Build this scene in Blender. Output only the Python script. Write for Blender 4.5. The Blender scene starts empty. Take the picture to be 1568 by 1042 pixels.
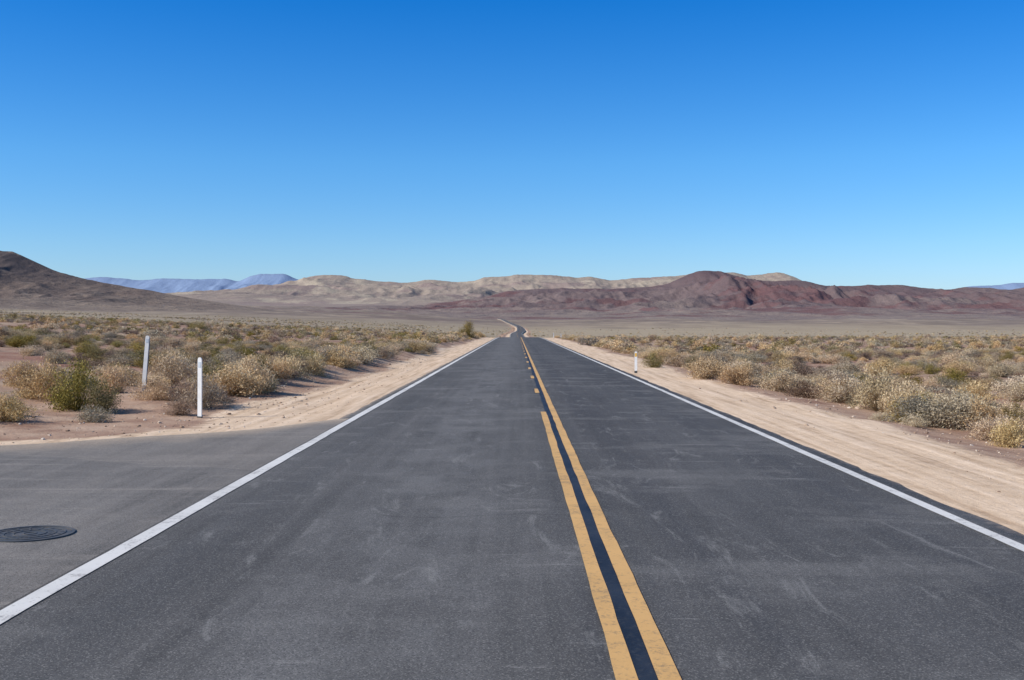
import bpy, math, random, bmesh
import numpy as np
from mathutils import Vector
random.seed(3); rng=np.random.default_rng(7)
S=bpy.context.scene
COL=S.collection
F=1700.0; VX=791.0; HY=501.0; CH=1.76
# ---------------------------------------------------------------- noise
def _h(ix,iy,s):
    n=(ix.astype(np.int64)*374761393+iy.astype(np.int64)*668265263+s*1442695041)&0x7fffffff
    n=((n^(n>>13))*1274126177)&0x7fffffff
    n=(n^(n>>16))&0xffff
    return n/65535.0
def vn(x,y,s=0):
    x=np.asarray(x,float);y=np.asarray(y,float)
    ix=np.floor(x);iy=np.floor(y);fx=x-ix;fy=y-iy
    fx=fx*fx*fx*(fx*(fx*6-15)+10);fy=fy*fy*fy*(fy*(fy*6-15)+10)
    a=_h(ix,iy,s);b=_h(ix+1,iy,s);c=_h(ix,iy+1,s);d=_h(ix+1,iy+1,s)
    return (a*(1-fx)+b*fx)*(1-fy)+(c*(1-fx)+d*fx)*fy
def fbm(x,y,o=4,s=0,g=.5):
    t=0;a=1;w=0
    for i in range(o):
        t=t+a*(vn(x,y,s+i*17)*2-1);w+=a;a*=g;x=x*2.03+5.1;y=y*2.03+1.7
    return t/w
def rid(x,y,o=5,s=0,g=.5):
    t=0;a=1;w=0
    for i in range(o):
        t=t+a*(1-np.abs(vn(x,y,s+i*17)*2-1)*1.6);w+=a;a*=g;x=x*2.03+5.1;y=y*2.03+1.7
    return t/w
def sst(a,b,x):
    t=np.clip((np.asarray(x,float)-a)/(b-a),0,1);return t*t*(3-2*t)
def spline(P):
    X=np.array([p[0] for p in P],float);Y=np.array([p[1] for p in P],float)
    h=np.diff(X);d=np.diff(Y)/h
    m=np.zeros(len(X));m[0]=d[0];m[-1]=d[-1]
    for i in range(1,len(X)-1):
        m[i]=0 if d[i-1]*d[i]<=0 else 2*d[i-1]*d[i]/(d[i-1]+d[i])
    def f(q):
        q=np.clip(np.asarray(q,float),X[0],X[-1])
        i=np.clip(np.searchsorted(X,q)-1,0,len(X)-2)
        t=(q-X[i])/h[i]
        return ((2*t**3-3*t**2+1)*Y[i]+(t**3-2*t**2+t)*h[i]*m[i]+(-2*t**3+3*t**2)*Y[i+1]+(t**3-t**2)*h[i]*m[i+1])
    return f
prof=spline([(-200,0),(0,0),(150,0),(200,-.15),(260,-2),(350,-5),(500,-3.7),(800,-3.0),(1200,-1.1),(1800,6),(2500,17.5),(2700,18.5),(4000,42),(6000,80),(9000,125),(40000,125)])
pathx=spline([(-200,0),(500,0),(700,-.6),(1000,3.5),(1300,3.8),(1700,-6),(2100,-21),(2500,-36),(2800,-44),(3200,-52)])
apedge=spline([(-60,11.5),(-30,12),(-14,13.6),(-7.6,16.3),(-6.2,17.7),(-4.6,19.2),(-3.2,21.5),(0,22)])
def terr(x,y,detail=True):
    x=np.asarray(x,float);y=np.asarray(y,float)
    z=prof(y)
    xr=x-pathx(np.minimum(y,3200))
    L=np.maximum(-xr-5.2,0)
    ap=sst(.3,6,y-apedge(np.clip(x,-60,0)))
    ls=.047*L/(1+L/1700)
    z=z+ls*ap+ .01*L/(1+L/40)*(1-ap)
    if detail:
        off=np.maximum(np.maximum(-xr-4.2,xr-5.0),0)
        m=sst(0,6,off)*np.where(x<0,ap,1)
        z=z+m*.22*fbm(x/7,y/7,4,3)+sst(0,2,off)*np.where(x<0,ap,1)*.05*fbm(x/.9,y/.9,3,9)
        z=z+sst(10,200,off)*fbm(x/170,y/170,3,21)*np.minimum(.0028*np.abs(y),9)*sst(60,400,y)
        z=z+.32*np.exp(-((xr+6.9+.5*fbm(y/9,0*y,2,5))/.9)**2)*sst(26,38,y)*(.7+.5*fbm(y/6,0*y+3,2,8))
        z=z-.16*sst(6.4,8.5,xr)
        z=z+.02*fbm(x/1.5,y/3,3,31)*sst(.1,1.2,off)
        # shallow wheel ruts in the soft shoulders
        rut=np.exp(-((np.abs(xr-5.6+.25*fbm(y/12,0*y,2,77))-.0)/.16)**2)+np.exp(-((xr+4.5+.3*fbm(y/10,0*y,2,78))/.16)**2)*ap
        z=z-.025*rut
    return z
# ---------------------------------------------------------------- material helpers
class N:
    def __init__(s,name):
        s.m=bpy.data.materials.new(name);s.m.use_nodes=True;s.t=s.m.node_tree
        s.t.nodes.clear();s.out=s.n('ShaderNodeOutputMaterial')
        s.geo=s.n('ShaderNodeNewGeometry');s.pos=s.geo.outputs['Position']
    def n(s,k):return s.t.nodes.new(k)
    def l(s,a,b):s.t.links.new(a,b)
    def setv(s,sock,v):
        if isinstance(v,bpy.types.NodeSocket):s.l(v,sock)
        else:
            if isinstance(v,(tuple,list)) and len(v)==3 and sock.type=='RGBA':v=(*v,1)
            sock.default_value=v
    def mp(s,sc=(1,1,1),vec=None,loc=(0,0,0),rot=0):
        m=s.n('ShaderNodeMapping');s.l(vec or s.pos,m.inputs[0]);m.inputs['Scale'].default_value=sc;m.inputs['Location'].default_value=loc;m.inputs['Rotation'].default_value=(0,0,rot)
        return m.outputs[0]
    def noise(s,scale,detail=4,rough=.55,vec=None,dist=0):
        n=s.n('ShaderNodeTexNoise');s.l(vec or s.pos,n.inputs['Vector'])
        n.inputs['Scale'].default_value=scale;n.inputs['Detail'].default_value=detail;n.inputs['Roughness'].default_value=rough
        n.inputs['Distortion'].default_value=dist
        return n.outputs['Fac']
    def vor(s,scale,vec=None,feat='F1',out='Distance'):
        n=s.n('ShaderNodeTexVoronoi');n.feature=feat;s.l(vec or s.pos,n.inputs['Vector']);n.inputs['Scale'].default_value=scale
        return n.outputs[out]
    def mr(s,v,a,b,c=0,d=1,smooth=True):
        n=s.n('ShaderNodeMapRange');n.interpolation_type='SMOOTHSTEP' if smooth else 'LINEAR'
        s.setv(n.inputs[0],v)
        for i,q in enumerate((a,b,c,d)):n.inputs[i+1].default_value=q
        return n.outputs[0]
    def ma(s,op,a,b=0,c=0):
        n=s.n('ShaderNodeMath');n.operation=op;s.setv(n.inputs[0],a);s.setv(n.inputs[1],b);s.setv(n.inputs[2],c);return n.outputs[0]
    def mix(s,f,a,b,mode='MIX'):
        n=s.n('ShaderNodeMix');n.data_type='RGBA';n.blend_type=mode
        s.setv(n.inputs[0],f);s.setv(n.inputs[6],a);s.setv(n.inputs[7],b);return n.outputs[2]
    def ramp(s,f,st):
        n=s.n('ShaderNodeValToRGB');s.l(f,n.inputs[0]);e=n.color_ramp.elements
        while len(e)<len(st):e.new(.5)
        for i,(p,c) in enumerate(st):e[i].position=p;e[i].color=(*c,1)
        return n.outputs[0]
    def xyz(s,v=None):
        n=s.n('ShaderNodeSeparateXYZ');s.l(v or s.pos,n.inputs[0]);return n.outputs
    def attr(s,name,o='Fac'):
        n=s.n('ShaderNodeAttribute');n.attribute_name=name;return n.outputs[o]
    def bump(s,h,st=.5,dist=.02,nrm=None):
        n=s.n('ShaderNodeBump');s.l(h,n.inputs['Height']);n.inputs['Strength'].default_value=st;n.inputs['Distance'].default_value=dist
        if nrm:s.l(nrm,n.inputs['Normal'])
        return n.outputs[0]
    def fin(s,col,rough=.9,nrm=None,spec=.3,metal=0,transl=0):
        p=s.n('ShaderNodeBsdfPrincipled');s.setv(p.inputs['Base Color'],col);s.setv(p.inputs['Roughness'],rough)
        p.inputs['Specular IOR Level'].default_value=spec;p.inputs['Metallic'].default_value=metal
        if nrm:s.l(nrm,p.inputs['Normal'])
        o=p.outputs[0]
        if transl:
            t=s.n('ShaderNodeBsdfTranslucent');s.setv(t.inputs[0],col);mx=s.n('ShaderNodeMixShader');mx.inputs[0].default_value=transl
            s.l(o,mx.inputs[1]);s.l(t.outputs[0],mx.inputs[2]);o=mx.outputs[0]
        s.l(o,s.out.inputs[0]);return s.m
def mesh_obj(name,V,Fc,mat=None,smooth=False,link=True):
    me=bpy.data.meshes.new(name);V=np.asarray(V,float)
    if isinstance(Fc,np.ndarray) :
        k=Fc.shape[1];me.vertices.add(len(V));me.vertices.foreach_set('co',V.ravel())
        me.loops.add(Fc.size);me.loops.foreach_set('vertex_index',Fc.ravel().astype(np.int32))
        me.polygons.add(len(Fc));me.polygons.foreach_set('loop_start',np.arange(0,Fc.size,k,dtype=np.int32))
        me.update(calc_edges=True)
    else: me.from_pydata([tuple(v) for v in V],[],Fc);me.update()
    me.validate()
    if smooth:me.polygons.foreach_set('use_smooth',[True]*len(me.polygons))
    if mat:me.materials.append(mat)
    o=bpy.data.objects.new(name,me)
    if link:COL.objects.link(o)
    return o
def gridf(nr,nc):
    i=np.arange(nr-1)[:,None]*nc+np.arange(nc-1)[None,:]
    i=i.ravel();return np.stack([i,i+1,i+nc+1,i+nc],1)
def fattr(o,name,v):
    a=o.data.attributes.new(name,'FLOAT','POINT');a.data.foreach_set('value',np.asarray(v,np.float32))
# ---------------------------------------------------------------- ground material
def ground_mat():
    m=N('desert_ground_mat');X=m.xyz()
    sand=m.attr('sand');grav=m.attr('grav')
    n1=m.noise(.9,6,.6);n2=m.noise(14,5,.65);nb=m.noise(3.0,5,.6)
    st=m.noise(1.6,5,.6,m.mp((3.0,.10,1)))
    sc=m.ramp(m.ma('ADD',m.ma('MULTIPLY',st,.7),m.ma('MULTIPLY',nb,.3)),[(.34,(.43,.29,.185)),(.48,(.65,.475,.32)),(.64,(.80,.61,.44))])
    sc=m.mix(m.mr(n2,.5,.75,0,.35),sc,(.40,.28,.195))
    gc=m.ramp(n1,[(.3,(.27,.155,.105)),(.5,(.42,.275,.19)),(.72,(.55,.395,.28))])
    gc=m.mix(m.mr(n2,.42,.7,0,.5),gc,(.24,.155,.11))
    pc=m.vor(26,None,'F1','Color');pm=m.mr(m.vor(26),.16,.24,1,0);pcx=m.xyz(pc)
    pmask=m.ma('MULTIPLY',pm,m.mr(pcx[0],.62,.66,0,1))
    gc=m.mix(m.ma('MULTIPLY',pmask,.8),gc,m.mix(pcx[1],(.6,.5,.4),(.16,.105,.08)))
    soil=m.ramp(m.noise(.25,6,.65),[(.3,(.25,.115,.08)),(.45,(.34,.205,.145)),(.6,(.41,.295,.205)),(.75,(.48,.37,.26))])
    soil=m.mix(m.mr(n2,.4,.75,0,.5),soil,(.17,.115,.08))
    sp2=m.noise(.55,6,.75);band=m.noise(1.0,5,.6,m.mp((.0012,.006,.0)))
    far=m.ramp(m.noise(.02,8,.65,m.mp((1,.45,1))),[(.3,(.25,.185,.125)),(.5,(.34,.27,.185)),(.7,(.42,.345,.24))])
    far=m.mix(m.mr(sp2,.42,.62,0,.75),far,(.16,.13,.085))
    far=m.mix(m.mr(band,.5,.7,0,.5),far,(.42,.33,.235))
    vf=m.mr(m.noise(1.0,4,.6,m.mp((.004,.012,0))),.5,.7,0,.5)
    far=m.mix(vf,far,(.21,.15,.13))
    fm=m.mr(X[1],90,420);c=m.mix(fm,soil,far)
    wob=m.ma('ADD',X[1],m.ma('MULTIPLY',m.noise(.004,4,.6),700))
    vl=m.ma('MULTIPLY',m.mr(wob,700,1050),m.mr(X[0],-260,60,.15,1));c=m.mix(m.ma('MULTIPLY',vl,.75),c,m.mix(m.mr(sp2,.4,.65,0,.5),(.42,.335,.225),(.24,.19,.125)))
    fan=m.noise(1.0,8,.68,m.mp((.0016,.0042,0)));fan2=m.noise(1.0,8,.74,m.mp((.02,.010,0)))
    vf2=m.ramp(fan,[(.32,(.185,.135,.115)),(.46,(.245,.19,.15)),(.58,(.35,.275,.20)),(.72,(.27,.20,.165))])
    vf2=m.mix(m.mr(fan2,.40,.60,0,.7),vf2,(.15,.115,.092))
    strk=m.noise(1.0,6,.7,m.mp((.0035,.0009,0),rot=.5));vf2=m.mix(m.mr(strk,.54,.66,0,.55),vf2,(.40,.33,.25))
    c=m.mix(m.mr(wob,1350,2300,0,.95),c,vf2)
    gm=m.ma('ADD',grav,m.ma('MULTIPLY',m.ma('SUBTRACT',n1,.5),.7));c=m.mix(m.mr(gm,.3,.7),c,gc)
    sm=m.ma('ADD',sand,m.ma('MULTIPLY',m.ma('SUBTRACT',nb,.5),.8));c=m.mix(m.mr(sm,.3,.7),c,sc)
    h=m.ma('ADD',m.ma('MULTIPLY',n2,.6),m.ma('MULTIPLY',pmask,.5));h=m.ma('ADD',h,nb)
    h=m.ma('ADD',h,m.ma('MULTIPLY',st,.8))
    return m.fin(c,.95,m.bump(h,.6,.04),.1)
xs=np.concatenate([np.arange(-16,14.01,.25)])
def grow(a,st,end,r):
    o=[];v=a
    while v<end:
        v+=st;st*=r;o.append(v)
    return o
gr=grow(14,.34,15000,1.085);gl=[-v for v in grow(16,.34,15000,1.085)][::-1]
xs=np.array(gl+list(xs)+gr)
ys=np.array([-v for v in grow(10,.5,200,1.2)][::-1]+list(np.arange(-10,60.01,.4))+grow(60,.45,24000,1.022))
XX,YY=np.meshgrid(xs,ys);Z=terr(XX,YY)
xr=XX-pathx(np.minimum(YY,3200))
sink=np.where((xr>-3.3)&(xr<4.2),.03,0)
Z=Z-sink-np.where((XX<-3)&(YY<apedge(np.clip(XX,-60,0))-.3),.03,0)
g=mesh_obj('desert_ground',np.stack([XX.ravel(),YY.ravel(),Z.ravel()],1),gridf(len(ys),len(xs)),ground_mat(),True)
ae=YY-apedge(np.clip(XX,-60,0))
sr=1-sst(6.0,7.6,xr+.7*fbm(XX/3,YY/7,3,40));sr=np.where(xr>0,sr,0)
slw=5.4+sst(20,23,YY)*.5-sst(26,40,YY)*.4
sl=np.where(xr<=0,1-sst(slw-.5,slw+.7,-xr+.6*fbm(XX/2,YY/5,3,44)),0)*sst(17,20,YY)
apst=np.where((XX<-3),(1-sst(.7,1.6,ae+.5*fbm(XX/2,YY/2,2,4))),0)
fade=1-sst(1100,2000,YY)*.85
sand=np.maximum(np.maximum(sr,sl)*fade,apst*.95)
gv=np.where(xr>0,1-sst(8.2,10.5,xr),1-sst(8.6,11.5,-xr-4*(1-sst(19,25,YY))))*fade
fattr(g,'sand',sand.ravel());fattr(g,'grav',gv.ravel())
# ---------------------------------------------------------------- asphalt
def asphalt(name,base,apron=False):
    m=N(name);X=m.xyz()
    agg=m.noise(150,3,.7);big=m.noise(.5,5,.6,m.mp((1,.35,1)));pat=m.noise(1.3,6,.62,m.mp((1,.5,1)));lon=m.noise(2.2,4,.6,m.mp((1.6,.03,1)))
    lon2=m.noise(1.0,5,.7,m.mp((7,.12,1)))
    b=base
    c=m.ramp(m.ma('ADD',m.ma('MULTIPLY',big,.45),m.ma('ADD',m.ma('MULTIPLY',lon,.35),m.ma('MULTIPLY',lon2,.2))),[(.38,tuple(v*.68 for v in b)),(.5,b),(.62,tuple(v*1.35 for v in b))])
    if not apron:
        def bandx(cx,w,amt,col,c,ns):
            d=m.ma('ABSOLUTE',m.ma('SUBTRACT',X[0],cx));f=m.mr(d,w*.25,w,amt,0)
            f=m.ma('MULTIPLY',f,m.mr(ns,.40,.60,.15,1));return m.mix(f,c,col)
        c=bandx(-.95,1.15,.7,(.175,.168,.16),c,pat)
        c=bandx(2.35,.8,.4,(.145,.140,.135),c,pat)
        c=m.mix(m.ma('MULTIPLY',m.mr(X[0],.8,1.4,0,.5),m.mr(X[1],4,28,.4,1)),c,(.046,.045,.047))
        c=bandx(.66,.5,.6,(.042,.042,.045),c,lon)
        c=bandx(1.35,.35,.5,(.048,.048,.052),c,lon)
        c=bandx(3.3,.5,.5,(.048,.048,.052),c,lon)
        c=bandx(-2.5,.45,.4,(.066,.066,.067),c,lon)
        sc=m.noise(1.0,6,.72,m.mp((2.6,.55,1),loc=(3.1,7.7,0),rot=.15),1.2)
        c=m.mix(m.mr(sc,.55,.70,0,.6),c,(.28,.268,.25))
        sc3=m.noise(1.0,5,.7,m.mp((.5,3.2,1),loc=(1.1,4.7,0),rot=-.5),.6)
        c=m.mix(m.ma('MULTIPLY',m.mr(sc3,.57,.70,0,.7),m.mr(big,.45,.58)),c,(.31,.295,.275))
        sc2=m.noise(1.0,5,.65,m.mp((.35,.6,1),loc=(13.1,2.7,0)));c=m.mix(m.mr(sc2,.50,.66,0,.5),c,(.20,.19,.178))
    else:
        c=m.mix(m.mr(pat,.42,.7,0,.6),c,(.27,.24,.21))
        lo=m.noise(1.0,5,.65,m.mp((.25,2.4,1),rot=.12));c=m.mix(m.mr(lo,.5,.68,0,.55),c,(.34,.30,.26))
        e=m.attr('edge');ee=m.ma('ADD',e,m.ma('MULTIPLY',m.ma('SUBTRACT',pat,.5),.9))
        c=m.mix(m.mr(ee,.30,1.0,0,.85),c,(.52,.40,.28))
        wv=m.ma('ADD',m.ma('MULTIPLY',X[0],.42),m.ma('ADD',X[1],m.ma('MULTIPLY',m.noise(.6,2,.5),.5)))
        sm=m.ma('ABSOLUTE',m.ma('SUBTRACT',wv,12.6));c=m.mix(m.mr(sm,.0,.06,.35,0),c,(.36,.31,.26))
        cf=m.mr(wv,12.4,12.8,0,.35);c=m.mix(cf,c,(.29,.25,.21))
    e2=m.attr('verge');c=m.mix(m.mr(m.ma('ADD',e2,m.ma('MULTIPLY',m.ma('SUBTRACT',m.noise(5,5,.65),.5),1.1)),.6,1.1,0,.8),c,(.50,.38,.28))
    cell=m.xyz(m.vor(125,None,'F1','Color'))
    c=m.mix(m.mr(cell[0],.80,.90,0,.36),c,(.40,.38,.35))
    c=m.mix(m.mr(cell[1],.62,.85,0,.5),c,(.03,.03,.032))
    c=m.mix(.5,c,m.mix(1,c,m.ramp(agg,[(.3,(.45,.45,.45)),(.7,(1.2,1.2,1.2))]),'MULTIPLY'))
    wv=m.noise(.7,3,.5);yy=m.ma('ADD',X[1],m.ma('MULTIPLY',wv,1.3))
    cr=m.ma('ABSOLUTE',m.ma('SUBTRACT',m.ma('FRACT',m.ma('DIVIDE',yy,7.3)),.5))
    c=m.mix(m.ma('MULTIPLY',m.mr(cr,.0006,.0022,1,0),m.mr(m.noise(.9,2,.5),.45,.6,0,.55)),c,(.035,.035,.035))
    return m.fin(c,.88,m.bump(m.ma('ADD',agg,cell[2]),.4,.005),.2)
A_MAIN=asphalt('asphalt_mat',(.113,.107,.101));A_AP=asphalt('old_asphalt_mat',(.185,.168,.15),apron=True)
ry=np.array(list(np.arange(-12,70,.3))+grow(70,.4,3150,1.015))
def roff(y):return .012+np.maximum(y-150,0)*.0010
def strip(name,xa,xb,mat,dz,y0=-12,y1=3100,nx=1,jit=0,pieces=None,smooth=True,seed=0,skirt=False):
    Vs=[];Fs=[];base=0
    for (a,b) in (pieces or [(y0,y1)]):
        yy=ry[(ry>a)&(ry<b)];yy=np.concatenate([[a],yy,[b]])
        tt=np.linspace(0,1,nx+1)
        px=pathx(yy)[:,None]+(xa+(xb-xa)*tt)[None,:]
        if jit:
            px[:,0]+=jit*fbm(yy/.8,yy*0,3,seed);px[:,-1]+=jit*fbm(yy/.8,yy*0+9,3,seed)
        yg=np.repeat(yy[:,None],nx+1,1)
        z=prof(yg)+roff(yg)+dz+np.abs(yg)*.00003*(dz>0)
        z=z+.03*(1-((px-pathx(yg)-.45)/4)**2)
        if skirt:
            px=np.concatenate([px[:,:1]-.10,px,px[:,-1:]+.10],1);yg=np.concatenate([yg[:,:1],yg,yg[:,:1]],1)
            z=np.concatenate([z[:,:1]-.08-roff(yg[:,:1]),z,z[:,-1:]-.08-roff(yg[:,:1])],1)
        nc=px.shape[1]
        Vs.append(np.stack([px.ravel(),yg.ravel(),z.ravel()],1));Fs.append(gridf(len(yy),nc)+base);base+=len(yy)*nc
    return mesh_obj(name,np.concatenate(Vs),np.concatenate(Fs),mat,smooth)
road=strip('asphalt_road',-3.42,4.32,A_MAIN,0,nx=26,jit=.05,skirt=True,seed=2)
co=np.array([v.co[:] for v in road.data.vertices]);xx=co[:,0]-pathx(co[:,1])
fattr(road,'verge',np.where(xx>0,sst(4.0,4.4,xx),sst(-3.05,-3.5,xx)*(co[:,1]>20)))
def paint(name,col,worn,lo=.55,hi=.7,amt=.75):
    m=N(name);n=m.noise(9,6,.72);n2=m.noise(45,4,.7);n3=m.noise(1.1,4,.6)
    f=m.mr(m.ma('ADD',m.ma('MULTIPLY',n,.45),m.ma('ADD',m.ma('MULTIPLY',n2,.35),m.ma('MULTIPLY',n3,.2))),lo,hi,0,amt)
    c=m.mix(m.mr(n3,.35,.7,0,.5),col,tuple(v*.76 for v in col));c=m.mix(f,c,worn)
    return m.fin(c,.75,m.bump(n2,.35,.006),.3)
WH=paint('white_paint_mat',(.68,.655,.61),(.24,.22,.21),.51,.61,.75)
YE=paint('yellow_paint_mat',(.66,.385,.14),(.26,.18,.10),.50,.61,.75)
mk=bpy.data.objects.new('road_markings',None);COL.objects.link(mk)
def par(o,p):o.parent=p
par(strip('left_edge_line',-3.215,-3.065,WH,.006,jit=.010,seed=5),mk)
par(strip('right_edge_line',3.985,4.115,WH,.006,jit=.010,seed=6),mk)
m=N('tar_joint_mat');tn=m.noise(3,4,.6,m.mp((1,.4,1)));TAR=m.fin(m.mix(m.mr(m.noise(30,4,.7),.5,.7,0,.5),m.ramp(tn,[(.35,(.010,.012,.018)),(.7,(.032,.036,.046))]),(.07,.066,.06)),.6,m.bump(m.noise(60,3,.6),.4,.006),.3)
par(strip('tar_joint',.588,.712,TAR,.003,jit=.02,seed=8),mk)
par(strip('solid_center_line',.700,.813,YE,.007,jit=.010,seed=9),mk)
pcs=[(-12,22.8)];y=29.3
while y<185:pcs.append((y,y+2.0));y+=8.3
par(strip('broken_center_line',.495,.603,YE,.007,pieces=pcs,jit=.010,seed=10),mk)
# side road apron
axs=np.concatenate([np.linspace(-60,-14,24)[:-1],np.arange(-14,-3.0,.25)]);V=[];nt=60
E=[]
for x in axs:
    e=float(apedge(x))+.15*float(fbm(np.array(x/1.3),np.array(0.),3,4))
    for t in list(np.linspace(0,1,nt))+[1.0]:
        yv=-14+(e+14)*t;V.append((x,yv,.012+float(prof(yv))));E.append(yv-e)
    V[-1]=(V[-1][0],V[-1][1]+.12,-.08)
A=mesh_obj('side_road',V,gridf(len(axs),nt+1)[:,::-1].copy(),A_AP,True)
V=np.array(V);L=np.maximum(-V[:,0]-5.2,0);zz=V[:,2]+.01*L/(1+L/40)
for v,z in zip(A.data.vertices,zz):v.co.z=z+.006
E=np.array(E);fattr(A,'edge',np.clip(1+E/2.6,0,1));fattr(A,'verge',0*E)
# ---------------------------------------------------------------- mountains
def hill(name,D,pts,front,back,mat,amp=.5,wl=400,nx=420,nv=70,seed=0,pw=1.5,rough=.02):
    sp=spline([((p[0]-VX)/F*D,CH+(HY-p[1])/F*D) for p in pts])
    x0=(pts[0][0]-VX)/F*D;x1=(pts[-1][0]-VX)/F*D
    x=np.linspace(x0,x1,nx);H=sp(x)
    v=np.concatenate([np.linspace(0,1,nv),1+np.linspace(0,1,10)[1:]])
    XX,VV=np.meshgrid(x,v);HH=np.repeat(H[None,:],len(v),0)
    YY=np.where(VV<=1,D-front*(1-VV),D+back*(VV-1))
    B=terr(XX,YY,False)-4
    R=np.maximum(HH-B,0)
    wob=fbm(XX/wl*.7,YY/wl*.7,3,seed+50)*.6
    r=rid(XX/wl+wob,YY/(wl*1.7),6,seed,.55)
    r2=rid(XX/(wl*.3)+wob,YY/(wl*.7),4,seed+9,.55)
    sh=np.where(VV<=1,np.clip(VV,0,1)**pw,np.clip(2-VV,0,1))
    env=np.where(VV<=1,4*VV*(1-VV),0)**.8
    Z=B+R*(sh*(1+amp*(r-.75)*env+.35*amp*(r2-.7)*env))
    top=np.clip(1-np.abs(VV-1)*6,0,1)
    Z=Z+R*rough*top*(rid(XX/(wl*.35),0*XX,5,seed+3,.6)-.6)
    o=mesh_obj(name,np.stack([XX.ravel(),YY.ravel(),Z.ravel()],1),gridf(len(v),nx),mat,True)
    fattr(o,'up',np.clip(sh**.7*(R/(R.max()+1)),0,1).ravel());return o
def hillmat(name,low,mid,high,dark,sc=.004,patch=None,haze=(.30,.38,.50),hz=.1,bs=20,lightp=None):
    m=N(name);up=m.attr('up');n=m.noise(sc,8,.62,m.mp((1,.6,1.6)));n2=m.noise(sc*6,6,.7);sp=m.noise(sc*40,4,.75)
    t=m.ma('ADD',up,m.ma('MULTIPLY',m.ma('SUBTRACT',n,.5),.9))
    c=m.ramp(t,[(.05,low),(.3,mid),(.62,high)])
    c=m.mix(m.mr(n2,.46,.66,0,.6),c,dark)
    if patch:c=m.mix(m.mr(m.noise(sc*1.3,5,.6,m.mp((1,1,1),loc=(500,90,0))),.50,.60,0,.8),c,patch)
    if lightp:c=m.mix(m.mr(m.noise(sc*1.7,6,.65,m.mp((1,.6,1),loc=(900,-300,0))),.55,.64,0,.7),c,lightp)
    c=m.mix(m.mr(sp,.45,.65,0,.4),c,tuple(v*.6 for v in dark))
    c=m.mix(hz,c,haze)  # aerial haze is painted into the base colour, there is no atmosphere
    h=m.ma('ADD',n2,m.ma('MULTIPLY',sp,.25))
    return m.fin(c,.95,m.bump(h,.7,bs),.05)
far_m=hillmat('distant_mountain_mat',(.22,.25,.33),(.20,.24,.33),(.18,.22,.32),(.15,.19,.29),.0006,haze=(.235,.315,.46),hz=.86,bs=30)  # bluish base tones imitate distance haze on the far ranges
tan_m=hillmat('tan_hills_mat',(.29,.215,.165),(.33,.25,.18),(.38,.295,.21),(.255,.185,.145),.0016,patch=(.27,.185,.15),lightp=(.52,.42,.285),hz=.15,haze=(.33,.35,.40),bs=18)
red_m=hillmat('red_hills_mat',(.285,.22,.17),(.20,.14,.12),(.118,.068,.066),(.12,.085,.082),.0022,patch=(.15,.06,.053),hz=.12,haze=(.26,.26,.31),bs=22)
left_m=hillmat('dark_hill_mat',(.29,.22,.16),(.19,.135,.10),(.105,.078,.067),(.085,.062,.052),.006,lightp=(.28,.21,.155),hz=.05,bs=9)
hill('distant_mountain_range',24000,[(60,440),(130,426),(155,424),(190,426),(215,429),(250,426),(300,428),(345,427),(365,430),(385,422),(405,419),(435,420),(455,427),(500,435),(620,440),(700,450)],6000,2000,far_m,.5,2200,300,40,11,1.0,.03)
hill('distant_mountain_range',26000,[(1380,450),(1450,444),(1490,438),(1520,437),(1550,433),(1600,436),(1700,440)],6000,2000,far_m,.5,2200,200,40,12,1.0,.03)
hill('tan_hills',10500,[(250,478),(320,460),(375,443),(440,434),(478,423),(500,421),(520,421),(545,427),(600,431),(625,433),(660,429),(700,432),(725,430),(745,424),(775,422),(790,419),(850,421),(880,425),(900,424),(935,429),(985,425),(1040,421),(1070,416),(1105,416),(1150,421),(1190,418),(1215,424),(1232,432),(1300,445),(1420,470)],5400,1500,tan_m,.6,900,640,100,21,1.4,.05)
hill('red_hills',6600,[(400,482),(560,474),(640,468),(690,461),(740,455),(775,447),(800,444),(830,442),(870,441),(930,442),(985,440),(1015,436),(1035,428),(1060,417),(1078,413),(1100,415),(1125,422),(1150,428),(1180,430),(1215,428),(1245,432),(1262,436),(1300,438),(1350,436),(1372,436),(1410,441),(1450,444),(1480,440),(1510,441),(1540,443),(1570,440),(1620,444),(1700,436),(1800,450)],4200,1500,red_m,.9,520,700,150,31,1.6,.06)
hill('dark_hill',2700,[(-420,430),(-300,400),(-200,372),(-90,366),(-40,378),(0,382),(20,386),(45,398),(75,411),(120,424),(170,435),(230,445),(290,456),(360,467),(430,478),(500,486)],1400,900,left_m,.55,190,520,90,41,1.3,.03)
# ---------------------------------------------------------------- bushes
def leafmat(name,a,b,c):
    m=N(name);t=m.attr('tone');oi=m.n('ShaderNodeObjectInfo').outputs['Random']
    c0=m.ramp(t,[(.1,a),(.55,b),(.95,c)])
    hs=m.n('ShaderNodeHueSaturation');m.l(c0,hs.inputs['Color']);m.l(m.mr(oi,0,1,.485,.505,False),hs.inputs['Hue'])
    m.l(m.mr(m.ma('FRACT',m.ma('MULTIPLY',oi,7.13)),0,1,.7,1.08,False),hs.inputs['Saturation']);m.l(m.mr(m.ma('FRACT',m.ma('MULTIPLY',oi,3.71)),0,1,.70,1.25,False),hs.inputs['Value'])
    return m.fin(hs.outputs[0],.9,None,.1,transl=.15)
GREEN=leafmat('green_leaf_mat',(.15,.115,.03),(.32,.25,.068),(.52,.41,.14))
STRAW=leafmat('straw_leaf_mat',(.29,.185,.085),(.63,.46,.235),(.82,.64,.37))
SAGE=leafmat('sage_leaf_mat',(.20,.155,.095),(.39,.315,.20),(.54,.455,.30))
BROWN=leafmat('dead_brush_mat',(.14,.088,.055),(.29,.195,.135),(.43,.315,.225))
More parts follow.
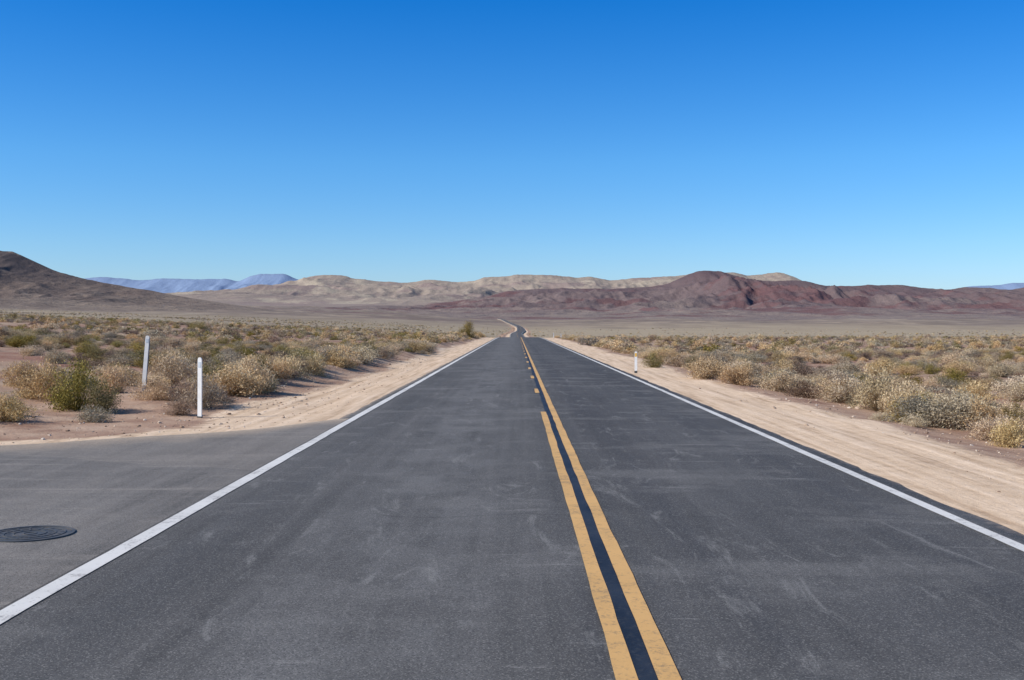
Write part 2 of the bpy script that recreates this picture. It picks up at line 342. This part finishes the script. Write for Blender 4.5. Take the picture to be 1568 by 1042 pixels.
def bush(name,mat,n,lw,ll,seed,R=.5,H=.62,twigs=200,tw=.006,up=.5,clumps=26,spread=.12,link=False):
    r=np.random.default_rng(seed)
    th=r.uniform(0,2*np.pi,clumps);el=np.arcsin(r.uniform(.0,1,clumps));q=r.uniform(.45,1.0,clumps)
    C=np.stack([R*q*np.cos(th)*np.cos(el),R*q*np.sin(th)*np.cos(el),.06+H*q*np.sin(el)*.92],1)
    C*=np.array([1,1,1])*r.uniform(.82,1.12,(clumps,1))
    k=r.integers(0,clumps,n);P=C[k]+r.normal(0,spread,(n,3))*np.array([1,1,.8])*R*2
    P[:,2]=np.abs(P[:,2])+.01
    d=P-np.array([0,0,-.05]);d/=np.linalg.norm(d,axis=1)[:,None]
    ax=d*up+r.normal(0,1,(n,3))*(1-up*.6);ax[:,2]+=up*.4;ax/=np.linalg.norm(ax,axis=1)[:,None]
    s=np.cross(ax,r.normal(0,1,(n,3)));s/=np.linalg.norm(s,axis=1)[:,None]
    l=ll*r.uniform(.6,1.4,(n,1));w=lw*r.uniform(.6,1.4,(n,1))
    q4=np.stack([P-ax*l*.5,P+s*w*.5,P+ax*l*.5,P-s*w*.5],1).reshape(-1,3)
    tone=np.clip(r.normal(.52,.2,n)+ (r.uniform(-.18,.18,clumps))[k],0,1);tone=np.repeat(tone,4)
    kt=r.integers(0,clumps,twigs);tip=C[kt]+r.normal(0,spread,(twigs,3))*R*1.6;tip[:,2]=np.abs(tip[:,2])+.05
    b0=r.normal(0,.05,(twigs,3))*R;b0[:,2]=-.04
    s=np.cross(tip-b0,r.normal(0,1,(twigs,3)));s/=np.linalg.norm(s,axis=1)[:,None]
    mid=(b0+tip)*.5+r.normal(0,.04,(twigs,3))*R*2
    tq=np.stack([b0-s*tw,b0+s*tw,mid+s*tw*.7,mid-s*tw*.7],1).reshape(-1,3)
    tq2=np.stack([mid-s*tw*.7,mid+s*tw*.7,tip+s*tw*.25,tip-s*tw*.25],1).reshape(-1,3)
    V=np.concatenate([q4,tq,tq2]);T=np.concatenate([tone,np.full(len(tq)*2,.25)])
    o=mesh_obj(name,V,np.arange(len(V)).reshape(-1,4),mat,False,link);fattr(o,'tone',T);return o
SRC=bpy.data.collections.new('scrub_variants')
defs=[]
def add(o):SRC.objects.link(o);defs.append(o.name);return len(defs)-1
near={};mid={};farr={}
i=0
def nm():
    global i;i+=1;return 'scrub_%02d'%i
for key,mat,up in (('g',GREEN,.45),('s',STRAW,.6),('a',SAGE,.4),('b',BROWN,.6)):
    near[key]=[add(bush(nm(),mat,4200,.017 if key!='s' else .013,.034 if key!='s' else .055,100+i*3,up=up,twigs=260,tw=.004,spread=.085,clumps=34)) for _ in range(4)]
for key,mat,up in (('g',GREEN,.45),('s',STRAW,.6),('a',SAGE,.4),('b',BROWN,.6)):
    mid[key]=[add(bush(nm(),mat,520,.05,.10,300+i*3,up=up,twigs=30,tw=.010,clumps=16,spread=.10)) for _ in range(2)]
for key,mat,up in (('g',GREEN,.3),('s',STRAW,.4),('a',SAGE,.3),('b',BROWN,.3)):
    farr[key]=[add(bush(nm(),mat,70,.17,.26,500+i*3,up=up,twigs=0+4,tw=.02,clumps=9,spread=.12))]
def scatter(name,P,idx,rot,scl):
    me=bpy.data.meshes.new(name);me.vertices.add(len(P));me.vertices.foreach_set('co',np.asarray(P,np.float32).ravel())
    a=me.attributes.new('idx','INT','POINT');a.data.foreach_set('value',np.asarray(idx,np.int32))
    a=me.attributes.new('rot','FLOAT_VECTOR','POINT');a.data.foreach_set('vector',np.asarray(rot,np.float32).ravel())
    a=me.attributes.new('scl','FLOAT_VECTOR','POINT');a.data.foreach_set('vector',np.asarray(scl,np.float32).ravel())
    o=bpy.data.objects.new(name,me);COL.objects.link(o);return o
def gn(o,coll):
    ng=bpy.data.node_groups.new(o.name+'_gn','GeometryNodeTree')
    ng.interface.new_socket('Geometry',in_out='INPUT',socket_type='NodeSocketGeometry');ng.interface.new_socket('Geometry',in_out='OUTPUT',socket_type='NodeSocketGeometry')
    a=ng.nodes.new('NodeGroupInput');b=ng.nodes.new('NodeGroupOutput');ip=ng.nodes.new('GeometryNodeInstanceOnPoints');ci=ng.nodes.new('GeometryNodeCollectionInfo')
    ci.inputs['Collection'].default_value=coll;ci.inputs['Separate Children'].default_value=True;ci.inputs['Reset Children'].default_value=True
    ip.inputs['Pick Instance'].default_value=True
    ng.links.new(a.outputs[0],ip.inputs['Points']);ng.links.new(ci.outputs[0],ip.inputs['Instance'])
    for nme,ty,so in (('idx','INT','Instance Index'),('rot','FLOAT_VECTOR','Rotation'),('scl','FLOAT_VECTOR','Scale')):
        n=ng.nodes.new('GeometryNodeInputNamedAttribute');n.data_type=ty;n.inputs['Name'].default_value=nme;ng.links.new(n.outputs[0],ip.inputs[so])
    ng.links.new(ip.outputs[0],b.inputs[0]);md=o.modifiers.new('scatter','NODES');md.node_group=ng
P=[];I=[];R=[];SC=[]
def zone(n,y0,y1,table,smin,smax,probs_l,probs_r,clump,base=.75,rightcut=None):
    yy=np.sqrt(rng.uniform(y0**2,y1**2,n));xx=rng.uniform(-1,1,n)*(.58*yy+9)
    xr=xx-pathx(np.minimum(yy,3200))
    lim_l=6.3+.9*fbm(yy/7,yy*0,2,61);lim_r=7.4+.8*fbm(yy/7,yy*0+5,2,62)
    ok=((xr<-lim_l)|(xr>lim_r))&((xx>0)|(yy-apedge(np.clip(xx,-60,0))>4.3))
    dn=fbm(xx/clump,yy/clump,3,63);ok&=rng.uniform(0,1,n)<np.clip(base+dn*1.6,.12,1)
    if rightcut:
        keep=np.where(xx>-.08*yy,1-sst(350,800,yy)*.9,1-sst(600,1300,yy)*.7);ok&=rng.uniform(0,1,n)<keep
    xx=xx[ok];yy=yy[ok];xr=xr[ok];zz=terr(xx,yy)
    edge=np.exp(-np.maximum(np.where(xr<0,-xr-6.3,xr-7.3),0)/2.5)
    typ=fbm(xx/11,yy/16,2,71)
    for x,y_,z,e,t in zip(xx,yy,zz,edge,typ):
        pr=np.array(probs_l if x<0 else probs_r,float)
        pr=pr*np.array([1+1.2*max(t,0),1+2.2*e,1,1-.8*e]);pr/=pr.sum()
        k='gsab'[rng.choice(4,p=pr)];s=(smin+(smax-smin)*rng.random()**1.5)*(1+.35*e)*(1 if k!='b' else .8)
        if rng.random()<.05:s*=1.4
        I.append(rng.choice(table[k]));P.append((x,y_,z-.02));R.append((rng.normal(0,.06),rng.normal(0,.06),rng.uniform(0,6.28)))
        SC.append((s*rng.uniform(.9,1.35),s*rng.uniform(.9,1.35),s*rng.uniform(.65,.95)))
pl=(.17,.38,.22,.23);prr=(.07,.44,.25,.24)
zone(4500,12,75,near,.36,1.1,pl,prr,5,.8)
zone(24000,75,300,mid,.42,1.1,pl,prr,12)
zone(28000,300,1300,farr,.6,1.5,(.15,.30,.29,.26),(.07,.34,.32,.27),60,.75,True)
for side,x0 in ((-1,6.9),(1,8.2)):
    for y_ in np.arange(25,190,.6 if side<0 else .75):
        if rng.random()<.2:continue
        yv=y_+rng.uniform(-.4,.4);x=side*(x0+abs(rng.normal(0,.8)));z=float(terr(np.array(x),np.array(yv)))
        k='gsab'[rng.choice(4,p=(.17,.66,.10,.07) if side<0 else (.06,.79,.10,.05))]
        s=rng.uniform(.6,1.35);I.append(rng.choice((near if yv<80 else mid)[k]));P.append((x,yv,z-.02));R.append((0,0,rng.uniform(0,6.28)));SC.append((s*rng.uniform(.9,1.3),s*rng.uniform(.9,1.3),s*.9))
sc=scatter('desert_scrub',P,I,R,SC);gn(sc,SRC)
print('scrub',len(P))
def place(name,src,px,pyb,hpx,wpx,d=None,z=None):
    if d is None:d=CH*F/(pyb-HY)
    x=(px-VX)/F*d
    for _ in range(4):
        z=float(terr(np.array(x),np.array(d)));d=(CH-z)*F/(pyb-HY) if pyb>HY+12 else d;x=(px-VX)/F*d
    o=bpy.data.objects.new(name,bpy.data.objects[src].data);COL.objects.link(o);o.location=(x,d,z-.02)
    w=wpx/F*d;h=hpx/F*d;o.scale=(w/1.12,w/1.12,h/.66);o.rotation_euler=(0,0,random.uniform(0,6));return o
g1,g2,g3,g4=[defs[k] for k in near['g']];s1,s2,s3,s4=[defs[k] for k in near['s']]
place('green_rabbitbrush',g1,118,628,80,100)
place('green_rabbitbrush',g4,158,631,52,62)
place('green_rabbitbrush',g2,20,636,30,55)
place('straw_brush',s1,75,612,62,90)
place('straw_brush',s2,30,592,45,70)
place('straw_brush',s3,180,600,50,70)
place('straw_brush',s1,262,590,55,80)
place('green_rabbitbrush',g3,328,602,55,60)
place('straw_brush',s2,385,600,62,80)
place('green_rabbitbrush',g1,398,592,55,50)
place('straw_brush',s3,445,588,52,75)
place('straw_brush',s4,480,582,46,60)
place('straw_brush',s1,515,572,42,60)
place('straw_brush',s2,1080,578,36,80)
place('green_rabbitbrush',g1,1000,562,24,36)
place('straw_brush',s4,1130,588,34,70)
place('straw_brush',s1,1345,628,66,100)
place('straw_brush',s2,1392,634,56,90)
place('straw_brush',s3,1290,615,42,80)
place('straw_brush',s2,1200,600,36,80)
place('straw_brush',s3,1440,644,50,80)
place('straw_brush',s1,1500,655,48,80)
place('green_rabbitbrush',g3,1552,650,36,52)
place('straw_brush',s2,1545,682,48,70)
place('creosote_bush',g1,717,517,26,34,d=128)
place('creosote_bush',g2,302,496,16,36,d=118)
place('creosote_bush',g3,1275,541,12,20,d=74)
# ---------------------------------------------------------------- stones
STC=bpy.data.collections.new('stone_variants')
m=N('stone_mat');oi=m.n('ShaderNodeObjectInfo').outputs['Random']
STM=m.fin(m.mix(m.mr(m.noise(20,4,.6),.4,.7,0,.5),m.ramp(oi,[(0,(.22,.14,.10)),(.4,(.42,.29,.2)),(.8,(.56,.44,.33)),(1,(.66,.58,.50))]),(.3,.21,.155)),.9,None,.15)
for k in range(4):
    bm=bmesh.new();bmesh.ops.create_icosphere(bm,subdivisions=1,radius=.5);rr=random.Random(k)
    for v in bm.verts:v.co*=rr.uniform(.7,1.2);v.co.z*=.62
    me=bpy.data.meshes.new('stone_%d'%k);bm.to_mesh(me);bm.free();me.materials.append(STM);STC.objects.link(bpy.data.objects.new('stone_%d'%k,me))
n=9000;yy=12+rng.uniform(0,1,n)**1.4*50;xx=np.where(rng.random(n)<.55,-(3.9+rng.exponential(4.5,n)),5.2+rng.exponential(3.5,n))
ok=((xx>0)|(yy>apedge(np.clip(xx,-60,0))+.5))&((xx<0)|(rng.random(n)<sst(5.6,8.4,xx)+.03))&((xx>0)|(rng.random(n)<sst(3.6,6.5,-xx)+.05))
xx=xx[ok];yy=yy[ok];s=.010+rng.exponential(.012,len(xx));s=np.minimum(s,.12);zz=terr(xx,yy)+s*.1
st=scatter('gravel_stones',np.stack([xx,yy,zz],1),rng.integers(0,4,len(xx)),np.stack([rng.uniform(0,1,len(xx)),0*xx,rng.uniform(0,6,len(xx))],1),np.stack([s,s*rng.uniform(.7,1.3,len(xx)),s],1)*1.5);gn(st,STC)
# ---------------------------------------------------------------- posts
def simple(name,col,rough=.5,spec=.4,metal=0,dirt=None):
    m=N(name);c=m.mix(m.mr(m.noise(9,5,.65),.4,.75,0,.45),col,dirt or tuple(v*.6 for v in col));return m.fin(c,rough,None,spec,metal)
PW=simple('white_post_mat',(.76,.75,.72),.5,dirt=(.55,.50,.43));PB=simple('galvanized_mat',(.30,.36,.45),.5,metal=.3);PD=simple('dark_rubber_mat',(.05,.05,.05),.7);RF=simple('amber_reflector_mat',(.75,.42,.06),.25);RW=simple('white_reflector_mat',(.55,.60,.64),.2)
def extr(name,prof2,z0,z1,mat,round_top=0,th=0):
    bm=bmesh.new();n=len(prof2);rings=[]
    zs=[z0,z0+.01,z1-round_top*1.0,z1-round_top*.45,z1-round_top*.12,z1] if round_top else [z0,z1]
    wf=[1,1,1,.86,.6,.3] if round_top else [1,1]
    for z,w in zip(zs,wf):rings.append([bm.verts.new((p[0]*w,p[1],z)) for p in prof2])
    for a,b in zip(rings,rings[1:]):
        for k in range(n):bm.faces.new((a[k],a[(k+1)%n],b[(k+1)%n],b[k]))
    bm.faces.new(rings[-1]);bm.faces.new(rings[0][::-1])
    bmesh.ops.recalc_face_normals(bm,faces=bm.faces)
    me=bpy.data.meshes.new(name);bm.to_mesh(me);bm.free();me.materials.append(mat);o=bpy.data.objects.new(name,me);COL.objects.link(o);return o
def chan(w,d,t):return [(-w/2,0),(w/2,0),(w/2,d),(w/2-t,d),(w/2-t,t),(-w/2+t,t),(-w/2+t,d),(-w/2,d)]
def post(name,x,y,h,w=.1,kind='flex',tilt=0,rz=0):
    z=float(terr(np.array(x),np.array(y)));e=bpy.data.objects.new(name,None);COL.objects.link(e)
    parts=[]
    if kind=='flex':
        parts.append(extr('blade',chan(w,.022,.006),-.2,h,PW,.05))
        r=extr('reflector',[(-w*.33,-.005),(w*.33,-.005),(w*.33,-.001),(-w*.33,-.001)],h-.20,h-.09,RW);parts.append(r)
        b=extr('base_sleeve',chan(w*1.12,.032,.008),-.2,.03,PD);b.location.y=-.006;parts.append(b)
    elif kind=='channel':
        parts.append(extr('u_channel',[(-.055,.03),(-.03,.03),(-.02,0),(.02,0),(.03,.03),(.055,.03),(.055,.036),(.026,.036),(.016,.006),(-.016,.006),(-.026,.036),(-.055,.036)],-.3,h,PB))
        parts.append(extr('marker_blade',[(-w*.5,-.008),(w*.5,-.008),(w*.5,-.002),(-w*.5,-.002)],h*.12,h+.02,PW,.04))
        parts.append(extr('reflector',[(-w*.3,-.013),(w*.3,-.013),(w*.3,-.009),(-w*.3,-.009)],h-.16,h-.06,RW))
    else:
        parts.append(extr('blade',chan(w,.022,.006),-.2,h,PW,.04))
        parts.append(extr('reflector',[(-w*.36,-.006),(w*.36,-.006),(w*.36,-.001),(-w*.36,-.001)],h-.2,h-.06,RF))
        b=extr('base_sleeve',chan(w*1.12,.032,.008),-.2,.09,PD);b.location.y=-.006;parts.append(b)
    for p in parts:p.parent=e
    e.location=(x,y,z);e.rotation_euler=(0,tilt,rz);return e
post('delineator_post',-6.24,21.8,1.19,.10,'flex',.008,-.45)
post('marker_post',-9.3,27.6,1.40,.10,'channel',.085,-.1)
post('delineator_post',4.62,43.0,.84,.10,'amber',0,-.3)
for x,y,h in ((6.1,183,.9),(7.6,190,.8)):post('delineator_post',x,y,h,.11,'flex')
# ---------------------------------------------------------------- manhole
mh=bpy.data.objects.new('manhole_cover',None);COL.objects.link(mh)
IR=simple('cast_iron_mat',(.085,.09,.095),.65,.35,.3,dirt=(.22,.18,.14))
bm=bmesh.new()
def ring(bm,r0,r1,z0,z1,n=64):
    a=[[bm.verts.new((r*math.cos(t),r*math.sin(t),z)) for t in [2*math.pi*k/n for k in range(n)]] for r,z in ((r1,z0-.03),(r1,z1),(r0,z1),(r0,z0-.03))]
    for q in range(3):
        for k in range(n):bm.faces.new((a[q][k],a[q][(k+1)%n],a[q+1][(k+1)%n],a[q+1][k]))
ring(bm,.345,.375,0,.008)
me=bpy.data.meshes.new('frame');bm.to_mesh(me);bm.free();me.materials.append(IR);o=bpy.data.objects.new('frame',me);COL.objects.link(o);o.parent=mh
bm=bmesh.new();c=[bm.verts.new((.34*math.cos(2*math.pi*k/64),.34*math.sin(2*math.pi*k/64),.003)) for k in range(64)];bm.faces.new(c)
for r in (.30,.22,.14,.06):ring(bm,r-.012,r,0,.008)
for k in range(16):
    t=2*math.pi*k/16
    for r in (.26,.18):
        v=[bm.verts.new((r*math.cos(t)+dx*math.cos(t)-dy*math.sin(t),r*math.sin(t)+dx*math.sin(t)+dy*math.cos(t),.008)) for dx,dy in ((-.02,-.008),(.02,-.008),(.02,.008),(-.02,.008))];bm.faces.new(v)
bmesh.ops.recalc_face_normals(bm,faces=bm.faces)
me=bpy.data.meshes.new('cover');bm.to_mesh(me);bm.free();me.materials.append(IR);o=bpy.data.objects.new('cover',me);COL.objects.link(o);o.parent=mh
mh.location=(-4.16,9.45,.022);mh.scale=(.97,.97,1)
# ---------------------------------------------------------------- light, sky
SE=math.radians(38);AZ=math.radians(-108)
sd=Vector((math.sin(AZ)*math.cos(SE),math.cos(AZ)*math.cos(SE),math.sin(SE)))
L=bpy.data.lights.new('sun','SUN');L.energy=5.0;L.angle=math.radians(.53);L.color=(1,.945,.85)
lo=bpy.data.objects.new('sun',L);COL.objects.link(lo);lo.rotation_euler=sd.to_track_quat('Z','Y').to_euler()
w=bpy.data.worlds.new('World');S.world=w;w.use_nodes=True;nt_=w.node_tree;nt_.nodes.clear()
nn=nt_.nodes.new;ll=nt_.links.new
sky=nn('ShaderNodeTexSky');sky.sky_type='NISHITA';sky.sun_disc=False;sky.sun_elevation=SE;sky.sun_rotation=AZ
sky.altitude=800;sky.air_density=1.0;sky.dust_density=.3;sky.ozone_density=3.0
hs=nn('ShaderNodeHueSaturation');hs.inputs['Saturation'].default_value=1.2
tc=nn('ShaderNodeTexCoord');sx=nn('ShaderNodeSeparateXYZ');ll(tc.outputs['Generated'],sx.inputs[0])
rp=nn('ShaderNodeValToRGB');ll(sx.outputs[2],rp.inputs[0]);e=rp.color_ramp.elements
stops=[(0,(.72,.82,1.14)),(.07,(.68,.92,1.20)),(.146,(.54,.96,1.28)),(.29,(.08,.76,1.30)),(.45,(.2,.74,1.15)),(.8,(.85,.96,1.0))]
while len(e)<len(stops):e.new(.5)
for k,(p,c) in enumerate(stops):e[k].position=p;e[k].color=(*c,1)
mx=nn('ShaderNodeMix');mx.data_type='RGBA';mx.blend_type='MULTIPLY';mx.inputs[0].default_value=1
bg=nn('ShaderNodeBackground');bg.inputs[1].default_value=.12;wo=nn('ShaderNodeOutputWorld')
ll(sky.outputs[0],hs.inputs['Color']);ll(hs.outputs[0],mx.inputs[6]);ll(rp.outputs[0],mx.inputs[7]);ll(mx.outputs[2],bg.inputs[0]);ll(bg.outputs[0],wo.inputs[0])
# ---------------------------------------------------------------- camera
cd=bpy.data.cameras.new('camera');cd.lens=36*F/1568;cd.sensor_width=36;cd.clip_end=90000;cd.clip_start=.1
co_=bpy.data.objects.new('camera',cd);COL.objects.link(co_);co_.location=(0,0,CH+.03)
co_.rotation_euler=(math.radians(90)-math.atan(20/F),0,math.atan(7/F));S.camera=co_
S.view_settings.view_transform='Standard';S.view_settings.look='None';S.view_settings.exposure=0
